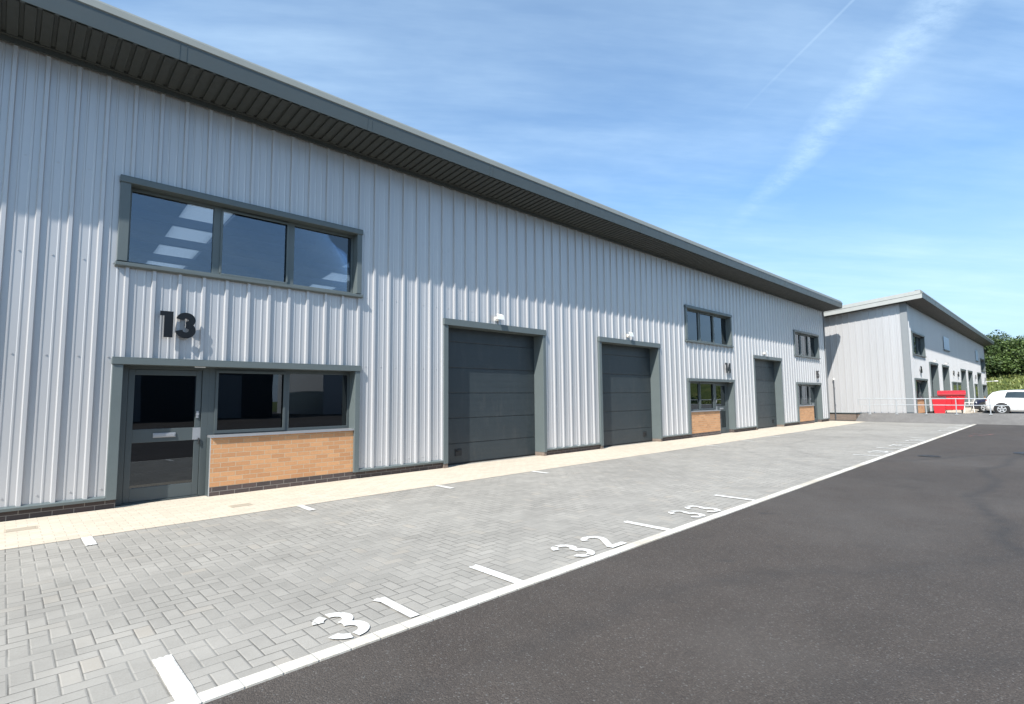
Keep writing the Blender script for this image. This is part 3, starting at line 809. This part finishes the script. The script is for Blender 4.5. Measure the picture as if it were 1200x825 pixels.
def car(label, loc, rz, paint, scale=1., group=None):
    """nose towards +x; x from -2.1 to 2.1"""
    t = thing('parked_car', label, 'car', loc, rz, group)
    # stations: x, z bottom, z shoulder, z roof, half width low, half width shoulder, half width roof
    S = [(-2.10, .38, .72, .80, .60, .62, .55), (-2.04, .27, .86, .95, .78, .76, .66), (-1.92, .22, .95, 1.18, .84, .83, .62), (-1.70, .20, .98, 1.40, .87, .87, .60),
         (-1.35, .19, .98, 1.49, .89, .895, .62), (-.60, .18, .97, 1.53, .90, .90, .64), (.10, .18, .95, 1.50, .90, .90, .63), (.55, .18, .94, 1.36, .90, .90, .60),
         (.98, .18, .93, 1.10, .90, .89, .66), (1.15, .19, .91, .985, .89, .87, .70), (1.55, .20, .86, .92, .87, .84, .64), (1.90, .22, .76, .82, .81, .78, .58), (2.08, .28, .62, .68, .68, .66, .50), (2.14, .36, .52, .56, .52, .5, .4)]
    vs = []
    for (x, zb, zs, zr, wb, ws, wr) in S:
        half = [(wb*.86, zb), (wb, zb+.10), (wb*1.01, (zb+zs)*.5), (ws, zs-.04), (ws*.965, zs+.02), ((ws*.965+wr)*.5+.01, (zs+zr)*.5), (wr, zr-.035), (wr*.8, zr), (0, zr+.012)]
        ring = [(x, -y, z) for y, z in half]+[(x, y, z) for y, z in half[:-1][::-1]]
        vs += ring
    k = 17; n = len(S); m = MB()
    fs = [(i*k+j, (i+1)*k+j, (i+1)*k+(j+1), i*k+j+1) for i in range(n-1) for j in range(k-1)]
    fs += [(i*k+k-1, (i+1)*k+k-1, (i+1)*k, i*k) for i in range(n-1)]
    fs += [tuple(range(k)), tuple(range((n-1)*k, n*k))[::-1]]
    m.add(vs, fs)
    body = m.build('body', paint, t, smooth=True)
    # wheel arches: dark discs proud of the body
    for x in (-1.30, 1.32):
        for s in (-1, 1):
            m = MB(); m.tube((x, s*.80, .345), (x, s*.905, .345), .395, 26); m.build('wheel_arch', 'dark rubber', t)
            wheel(t, x, s*.84, s)
    # side glass follows the body side above the shoulder
    def side_pt(x, f, s, o=.012):
        for a, b in zip(S, S[1:]):
            if a[0] <= x <= b[0]:
                q = (x-a[0])/(b[0]-a[0]); st = [a[i]+(b[i]-a[i])*q for i in range(7)]; break
        y0, z0 = st[5]*.965, st[2]+.02; y1, z1 = (y0+st[6])*.5+.01, (st[2]+st[3])*.5; y2, z2 = st[6], st[3]-.035
        if f < .5: g = f*2; y, z = y0+(y1-y0)*g, z0+(z1-z0)*g
        else: g = f*2-1; y, z = y1+(y2-y1)*g, z1+(z2-z1)*g
        return (x, s*(y+o), z+.002)
    for s in (-1, 1):
        for (xa, xb, xa2, xb2) in ((-.08, .88, -.08, .50), (-1.14, -.14, -1.02, -.14)):
            m = MB(); m.open = True; N = 8; F = 4
            pts = []
            for j in range(F+1):
                f = .10+.76*j/F
                for i in range(N+1):
                    a0 = xa+(xa2-xa)*j/F; b0 = xb+(xb2-xb)*j/F
                    pts.append(side_pt(a0+(b0-a0)*i/N, f, s))
            m.add(pts, [(j*(N+1)+i, j*(N+1)+i+1, (j+1)*(N+1)+i+1, (j+1)*(N+1)+i) for j in range(F) for i in range(N)])
            m.build('side_window', 'car glass', t)
        m = MB(); m.box(.68, .84, s*.92-.07, s*.92+.07, .97, 1.09); m.build('mirror', paint, t, bevel=.02)
        m = MB(); m.prism([(1.72, s*.58), (2.06, s*.50), (2.00, s*.72), (1.74, s*.835)], 'z', .60, .74); m.build('headlight', 'lamp glass', t, bevel=.02)
        m = MB(); m.prism([(-2.06, s*.56), (-1.95, s*.77), (-1.93, s*.79), (-2.02, s*.77), (-2.085, s*.62)], 'z', .80, .93); m.build('tail_light', 'tail lamp', t, bevel=.02)
        m = MB()
        for hx in (-.2, -1.12): m.box(hx, hx+.16, s*.905-.012, s*.905+.012, .83, .855)
        m.build('door_handle', paint, t)
    def cross(xs, zz, wd, nm):
        m = MB(); m.open = True; pts = []
        for (x, z), w in zip(xs, wd):
            for q in (-1, -.5, 0, .5, 1): pts.append((x, q*w, z))
        m.add(pts, [(i*5+j, i*5+j+1, (i+1)*5+j+1, (i+1)*5+j) for i in range(len(xs)-1) for j in range(4)]); m.build(nm, 'car glass', t)
    cross([(.20, 1.505), (.56, 1.385), (1.02, 1.115)], 0, (.55, .56, .62), 'windscreen')
    cross([(-1.70, 1.43), (-1.94, 1.20), (-2.03, 1.03)], 0, (.50, .54, .58), 'rear_window')
    m = MB(); m.box(2.08, 2.155, -.45, .45, .36, .50); m.build('grille', 'dark rubber', t, bevel=.01)
    t.scale = (scale, scale, scale)
    return t
car('white hatchback parked behind the railing, cut by the right edge', (46.5, -7.95, .17), radians(-90), 'car white', 1.0)
car('dark blue car whose nose shows between the red bins and the white hatchback', (48.9, -7.0, .205), radians(90), 'car blue')

# ------------------------------------------------------------------ bins
def big_bin(loc, rz):
    t = thing('waste_container', 'large red four wheeled waste container with a domed lid, behind the small bin', 'bin', loc, rz)
    m = MB()
    a = [(-.52, -.40, .22), (.52, -.40, .22), (.52, .40, .22), (-.52, .40, .22)]; b = [(-.64, -.52, 1.14), (.64, -.52, 1.14), (.64, .52, 1.14), (-.64, .52, 1.14)]
    m.add(a+b, [(0, 3, 2, 1), (4, 5, 6, 7), (0, 1, 5, 4), (1, 2, 6, 5), (2, 3, 7, 6), (3, 0, 4, 7)])
    for x in (-.3, 0, .3): m.add([(x-.04, -.42, .25), (x+.04, -.42, .25), (x+.04, -.55, 1.08), (x-.04, -.55, 1.08), (x-.04, -.3, .25), (x+.04, -.3, .25), (x+.04, -.4, 1.08), (x-.04, -.4, 1.08)], [(0, 1, 2, 3), (0, 3, 7, 4), (1, 5, 6, 2), (3, 2, 6, 7), (0, 4, 5, 1)])
    m.build('body', 'bin red', t, bevel=.03)
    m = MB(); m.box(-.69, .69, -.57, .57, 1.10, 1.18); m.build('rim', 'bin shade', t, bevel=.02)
    m = MB(); pr = [(-.56, 1.181), (-.56, 1.26), (-.42, 1.37), (-.1, 1.42), (.2, 1.41), (.45, 1.34), (.56, 1.24), (.56, 1.181)]
    m.prism(pr, 'x', -.68, .68); m.build('lid', 'bin red', t, bevel=.02)
    for x in (-.45, .45):
        for y in (-.36, .36):
            m = MB(); m.tube((x-.03, y, .09), (x+.03, y, .09), .09, 14); m.box(x-.045, x+.045, y-.03, y+.03, .14, .23); m.build('castor', 'tyre', t)
    for s in (-1, 1):
        m = MB(); m.tube((s*.70, -.2, .95), (s*.70, .2, .95), .025, 8); m.tube((s*.62, -.2, .95), (s*.70, -.2, .95), .02, 8); m.tube((s*.62, .2, .95), (s*.70, .2, .95), .02, 8); m.build('lift_bar', 'bin red', t)
    return t
big_bin((42.9, -4.55, .285), radians(-90+6))
t = thing('wheeled_bin', 'small red wheeled bin with dark lid edge standing before the larger container', 'bin', (40.3, -4.25, .285), radians(-84))
m = MB(); a = [(-.24, -.28, .05), (.24, -.28, .05), (.24, .22, .05), (-.24, .22, .05)]; b = [(-.33, -.36, .98), (.33, -.36, .98), (.33, .36, .98), (-.33, .36, .98)]
m.add(a+b, [(0, 3, 2, 1), (4, 5, 6, 7), (0, 1, 5, 4), (1, 2, 6, 5), (2, 3, 7, 6), (3, 0, 4, 7)]); m.build('body', 'bin red', t, bevel=.025)
m = MB(); m.prism([(-.40, .985), (-.38, 1.03), (0, 1.07), (.40, 1.06), (.40, .985)], 'x', -.35, .35); m.build('lid', 'bin dark', t, bevel=.01)
for s in (-1, 1):
    m = MB(); m.tube((s*.27, .27, .10), (s*.32, .27, .10), .10, 16); m.build('wheel', 'tyre', t)
m = MB(); m.tube((-.28, .46, .97), (.28, .46, .97), .018, 8); m.tube((-.28, .38, .97), (-.28, .46, .97), .015, 8); m.tube((.28, .38, .97), (.28, .46, .97), .015, 8); m.build('handle', 'bin dark', t)

# white garden chair by the far doors
t = thing('garden_chair', 'white plastic garden chair standing between the red container and the dark car', 'chair', (45.6, -5.02, .285), radians(200))
m = MB(); m.box(-.24, .24, -.24, .22, .42, .45); m.build('seat', 'white plastic', t, bevel=.01)
m = MB(); m.prism([(.20, .45), (.30, .88), (.33, .88), (.23, .45)], 'x', -.22, .22); m.build('backrest', 'white plastic', t, bevel=.01)
for x in (-.22, .22):
    for y in (-.22, .22):
        m = MB(); m.tube((x*1.15, y*1.15, 0), (x, y, .43), .022, 8); m.build('leg', 'white plastic', t)
    m = MB(); m.box(x*1.1-.025, x*1.1+.025, -.22, .25, .62, .645); m.tube((x*1.1, -.2, .43), (x*1.1, -.2, .62), .018, 8); m.build('armrest', 'white plastic', t)

# thin lamp arm on the end of the far warehouse
t = thing('wall_lamp', 'thin pale bracket lamp sticking out from the far end of the second warehouse', 'lamp', (B2[0]+40.4, B2[1], 2.75))
m = MB(); m.tube((0, 0, 0), (.0, -.75, .05), .03, 8); m.build('arm', 'galvanised', t)
m = MB(); m.box(-.08, .08, -1.0, -.7, .0, .1); m.build('lamp_head', 'white plastic', t, bevel=.02)

# dark post sign near the right edge
t = thing('notice_board', 'dark upright notice board with a thin pole at the right edge before the grass bank', 'sign', (70., -7.35, .17))
m = MB(); m.box(-.05, .05, -.62, .30, .9, 2.75); m.build('panel', 'wood post', t)
for y in (-.5, .2):
    m = MB(); m.tube((0, y, 0), (0, y, .95), .05, 8); m.build('post', 'wood post', t)
m = MB(); m.tube((.1, .18, .0), (.1, .18, 3.6), .03, 8); m.build('pole', 'galvanised', t)

# ------------------------------------------------------------------ earth bank and trees beyond
def terrain(name, x0, x1, y0, y1, hf, mat, n=40, m_=40):
    m = MB(); m.open = True
    vs = [(x0+(x1-x0)*i/n, y0+(y1-y0)*j/m_, hf(x0+(x1-x0)*i/n, y0+(y1-y0)*j/m_)) for j in range(m_+1) for i in range(n+1)]
    m.add(vs, [(j*(n+1)+i, j*(n+1)+i+1, (j+1)*(n+1)+i+1, (j+1)*(n+1)+i) for j in range(m_) for i in range(n)])
    return tag(m.build(name, mat, smooth=True), kind='structure')
def bankh(x, y):
    f = min(1, max(0, (x-79)/13)); return .15+4.4*f*f*(3-2*f)+.25*sin(x*.9+y*.4)*f+.2*sin(y*.8)*f
terrain('grass_bank', 78, 130, -60, 40, bankh, 'bank grass', 60, 80)
terrain('soil_heap', 77.6, 83, -4.9, 6, lambda x, y: .1+1.5*math.exp(-((x-80.3)/1.5)**2-((y-1.0)/4.2)**2)*(1+.15*sin(y*3+x*2)), 'bare soil', 20, 30)
# rough grass tufts (uncountable)
m = MB(); m.open = True
for i in range(9000):
    x = rnd.uniform(79.2, 92); y = rnd.uniform(-30, 6); z = bankh(x, y); a = rnd.uniform(0, pi); h = rnd.uniform(.15, .5); w = .10
    lx, ly = rnd.uniform(-.2, .2), rnd.uniform(-.2, .2)
    m.add([(x-w*cos(a), y-w*sin(a), z-.03), (x+w*cos(a), y+w*sin(a), z-.03), (x+lx, y+ly, z+h)], [(0, 1, 2)])
mk_leaf('grass blade', (.07, .105, .022), (.20, .22, .06))
tag(m.build('rough_grass', 'grass blade'), 'tall yellow green rough grass covering the bank', 'grass', kind='stuff')

def tree(x, y, z0, h, r, label, mat, n=2600, leaf=.34, low=.12, seed=0, group='trees along the top of the grass bank'):
    R = random.Random(seed)
    t = thing('tree', label, 'tree', (x, y, z0), 0, group)
    m = MB(); 
    pts = [Vector((0, 0, -.3))]
    for k in range(5): pts.append(Vector((R.uniform(-.2, .2)*k*.5, R.uniform(-.2, .2)*k*.5, h*.15*(k+1))))
    for k in range(5): m.tube(pts[k], pts[k+1], .26*h/9*(1-k*.17), 8, .26*h/9*(1-(k+1)*.17))
    lob = []
    for k in range(30):
        a = R.uniform(0, 2*pi); zz = R.uniform(low, 1.02); rr = r*(.45+.55*sin(pi*min(1, zz*.95+.1)))*R.uniform(.35, .95)
        c = Vector((rr*cos(a), rr*sin(a), h*zz)); lob.append((c, r*R.uniform(.16, .42)))
        b = pts[min(5, max(1, int(zz*5)))]
        m.tube(b, c, .07, 5, .02)
    m.build('trunk', 'bark', t)
    m = MB(); m.open = True
    for i in range(n):
        c, cr = lob[R.randrange(len(lob))]
        d = Vector((R.gauss(0, 1), R.gauss(0, 1), R.gauss(0, .8))).normalized()*cr*(R.uniform(.2, 1)**.4)*1.15
        p = c+d; 
        if p.z < .1: p.z = .1+R.random()*.4
        u = Vector((R.gauss(0, 1), R.gauss(0, 1), R.gauss(0, .6))).normalized(); w = u.orthogonal().normalized()
        w = (w*cos(i)+u.cross(w)*sin(i)); s = leaf*R.uniform(.5, 1.2)
        m.add([p-u*s, p+w*s*.45, p+u*s, p-w*s*.45], [(0, 1, 2, 3)])
    m.build('crown', mat, t)
specs = [(88, 1.5, 'leaf mid', 6.3, 3.4), (89.5, -2.6, 'leaf dark', 6.0, 3.2), (88.5, -6.2, 'leaf mid', 5.2, 3.0), (90.5, -9.5, 'leaf dark', 5.8, 3.2), (89, -13.2, 'leaf mid', 5.4, 3.0), (91, -17, 'leaf dark', 6.2, 3.4),
         (89.5, -21, 'leaf mid', 5.6, 3.2), (94, -.6, 'leaf dark', 6.2, 3.2), (95, -5.0, 'leaf dark', 5.6, 3.4), (95, -11, 'leaf dark', 6.1, 3.4), (89, 5.5, 'leaf dark', 6.2, 3.2)]
tl = ['leafy green tree directly beyond the end of the second warehouse', 'dark bushy tree second from the warehouse end', 'mid green rounded tree above the white hatchback', 'dark spreading tree at the right edge of the photo',
      'mid green tree outside the right edge, next to the dark spreading one', 'tall dark tree farther right on the bank', 'light green tree at the far right of the bank', 'taller dark tree behind the first one of the bank',
      'dark tree behind the gap above the white hatchback', 'dark rear tree behind the right edge of the row', 'dark tree mostly hidden behind the second warehouse']
for i, ((x, y, mt, h, r), lb) in enumerate(zip(specs, tl)):
    tree(x, y, bankh(x, y)-.2, h-1.5, r, lb, mt, 9000, .17, -.02, seed=i+3)

# ------------------------------------------------------------------ other side of the road (seen only mirrored in the glass)
dk = thing('storage_building', 'long dark grey storage building across the road, mirrored in the lower glass of unit 13', 'building', (-16., -38., 0))
m = MB(); m.box(0, 33, -14, 0, 0, 7.2); m.build('wall', 'anthracite door', dk)
m = MB(); m.box(-.6, 33.6, -14.6, .7, 7.2, 7.6); m.build('roof', 'grey fascia', dk)
for x in (4., 12., 20., 27.):
    m = MB(); m.box(x, x+3.4, 0., .04, .02, 3.6); m.build('door', 'corner grey', dk)
for i, (x, y, mt, h, r) in enumerate([(44, -26, 'leaf dark', 7, 3.6), (51, -28, 'leaf mid', 7.5, 3.8), (58, -30, 'leaf dark', 8, 4), (66, -33, 'leaf mid', 8, 4), (75, -36, 'leaf dark', 8, 4)]):
    tree(x, y, 0, h, r, ['dark tree nearest in the row across the road', 'mid green tree second in the row across the road', 'dark tree third in the row across the road', 'mid green tree fourth in the row across the road', 'dark tree farthest in the row across the road'][i], mt, 2200, .42, .05, seed=50+i, group='trees across the road')
car('silver car parked across the road before the hedge trees', (40.5, -19.5, 0), radians(80), 'car silver')
car('white car parked across the road, mirrored in the glass of unit 14', (44.5, -20.0, 0), radians(85), 'car white')
opp = thing('office_building', 'plain pale building with dark doorways across the road', 'building', (22.5, -40., 0))
m = MB(); m.box(0, 26, -12, 0, 0, 5.4); m.build('wall', 'silver cladding', opp)
m = MB(); m.box(-.6, 26.6, -12.6, .7, 5.4, 5.75); m.build('roof', 'grey fascia', opp)
for x in (2, 9, 16.5, 22):
    m = MB(); m.box(x, x+2.2, 0., .03, .02, 2.7); d = m.build('door', 'anthracite door', opp)
    m = MB(); m.box(x+2.8, x+4.4, .0, .03, 1., 2.4); m.build('window', 'car glass', opp)

# ------------------------------------------------------------------ sky
world = bpy.data.worlds.new('World'); sc.world = world; world.use_nodes = True
N = world.node_tree.nodes; L = world.node_tree.links; bg = N['Background']
SUN = Vector((-2.62, -1., 2.85)).normalized()
el = math.asin(SUN.z); 
sky = N.new('ShaderNodeTexSky'); sky.sky_type = 'NISHITA'; sky.sun_disc = False
sky.sun_elevation = el; sky.sun_rotation = atan2(SUN.x, SUN.y)
sky.air_density = 1.0; sky.dust_density = 1.2; sky.ozone_density = 1.2; sky.altitude = 50
class W(NT):
    def __init__(s): s.t = world.node_tree; s.n = N; s.l = L
w = W(); d = w.node('ShaderNodeTexCoord').outputs['Generated']; p = w.sep(d)
def band(n, width, soft, noise_amt, nscale):
    dot = w.node('ShaderNodeVectorMath', operation='DOT_PRODUCT'); w.put(dot.inputs[0], d); dot.inputs[1].default_value = n
    nz = w.noise(d, nscale, 4., .6)
    dd = w.math('ABSOLUTE', w.math('ADD', dot.outputs['Value'], w.math('MULTIPLY', w.math('SUBTRACT', nz, .5), noise_amt)))
    return w.mapr(w.math('DIVIDE', dd, width), .15, 1., 1., 0.)
wid = w.math('MAXIMUM', w.mapr(p[2], .27, .55, .012, .048), .010)
b1 = band((-.4578, .5565, .6934), wid, 0, .030, 9.)
fw = w.mapr(p[1], .25, .36, 1., 0.); fwd = w.math('GREATER_THAN', p[0], .3)
along = w.node('ShaderNodeVectorMath', operation='DOT_PRODUCT'); w.put(along.inputs[0], d); along.inputs[1].default_value = (.27, -.60, .65)
rip = w.ramp(w.noise(w.comb(w.math('MULTIPLY', along.outputs['Value'], 30.), w.math('MULTIPLY', p[2], 34.), 0.), 2.0, 6., .7), (.34, .25), (.66, 1.))
c1 = w.math('MULTIPLY', w.math('MULTIPLY', w.math('MULTIPLY', b1, rip), fwd), w.mapr(p[2], .27, .36, 0., 1.))
b2 = band((-.5573, .431, .7097), .0026, 0, .003, 5.)
c2 = w.math('MULTIPLY', w.math('MULTIPLY', w.math('MULTIPLY', b2, fwd), w.mapr(p[2], .44, .56, 0., 1.)), .8)
# high cirrus on a flat layer
inv = w.math('DIVIDE', 1., w.math('ADD', w.math('MAXIMUM', p[2], 0.), .09))
u = w.math('MULTIPLY', p[0], inv); v = w.math('MULTIPLY', p[1], inv)
cu = w.math('ADD', w.math('MULTIPLY', u, .8), w.math('MULTIPLY', v, -.6)); cv = w.math('ADD', w.math('MULTIPLY', u, .6), w.math('MULTIPLY', v, .8))
n1 = w.noise(w.comb(w.math('MULTIPLY', cu, .55), w.math('MULTIPLY', cv, .9), 3.1), 1.0, 6., .62)
n2 = w.noise(w.comb(w.math('MULTIPLY', cu, 1.1), w.math('MULTIPLY', cv, 5.5), 1.7), 1.0, 6., .6)
cir = w.math('MULTIPLY', w.ramp(n1, (.36, .1), (.68, 1.)), w.ramp(n2, (.32, .15), (.72, 1.)))
cl = w.math('MINIMUM', w.math('ADD', w.math('ADD', w.math('MULTIPLY', c1, .25), w.math('MULTIPLY', c2, .16)), w.math('ADD', w.math('MULTIPLY', cir, .40), w.mapr(p[2], .05, .6, .0, .16))), .85)
skc = w.mix(1., sky.outputs[0], (.63, .925, 1.12), 'MULTIPLY')
skc = w.mix(w.mapr(p[2], .0, .34, .75, 0.), skc, (3.35, 4.1, 5.25))
colr = w.mix(cl, skc, (4.5, 5.9, 7.1))
L.new(colr, bg.inputs['Color']); bg.inputs['Strength'].default_value = .125

sd = bpy.data.lights.new('sun', 'SUN'); sd.energy = 5.; sd.angle = radians(.53); sd.color = (1., .955, .89)
so = bpy.data.objects.new('sun', sd); COL.objects.link(so); so.rotation_euler = (-SUN).to_track_quat('-Z', 'Y').to_euler(); so.location = (0, -10, 30)

# ------------------------------------------------------------------ camera (solved from the photograph)
yaw, pit, rol, f, hh, D = radians(46.177), radians(4.884), radians(-.524), 620.35, 1.535, 9.523
Fv = Vector((cos(yaw)*cos(pit), sin(yaw)*cos(pit), sin(pit))); Rv = Vector((sin(yaw), -cos(yaw), 0)); Uv = Rv.cross(Fv)
R2 = Rv*cos(rol)+Uv*sin(rol); U2 = -Rv*sin(rol)+Uv*cos(rol)
cd = bpy.data.cameras.new('camera'); cam = bpy.data.objects.new('camera', cd); COL.objects.link(cam)
mt = Matrix((R2, U2, -Fv)).transposed().to_4x4(); mt.translation = Vector((0, -D, hh)); cam.matrix_world = mt
cd.sensor_fit = 'HORIZONTAL'; cd.sensor_width = 36; cd.lens = f/1200*36; cd.clip_start = .05; cd.clip_end = 2500
sc.camera = cam
vs = sc.view_settings; vs.view_transform = 'Standard'; vs.look = 'None'; vs.exposure = .68; vs.gamma = 1; vs.use_curve_mapping = False
sc.render.engine = 'CYCLES'; sc.cycles.max_bounces = 8; sc.cycles.transparent_max_bounces = 12; sc.cycles.caustics_reflective = False; sc.cycles.caustics_refractive = False
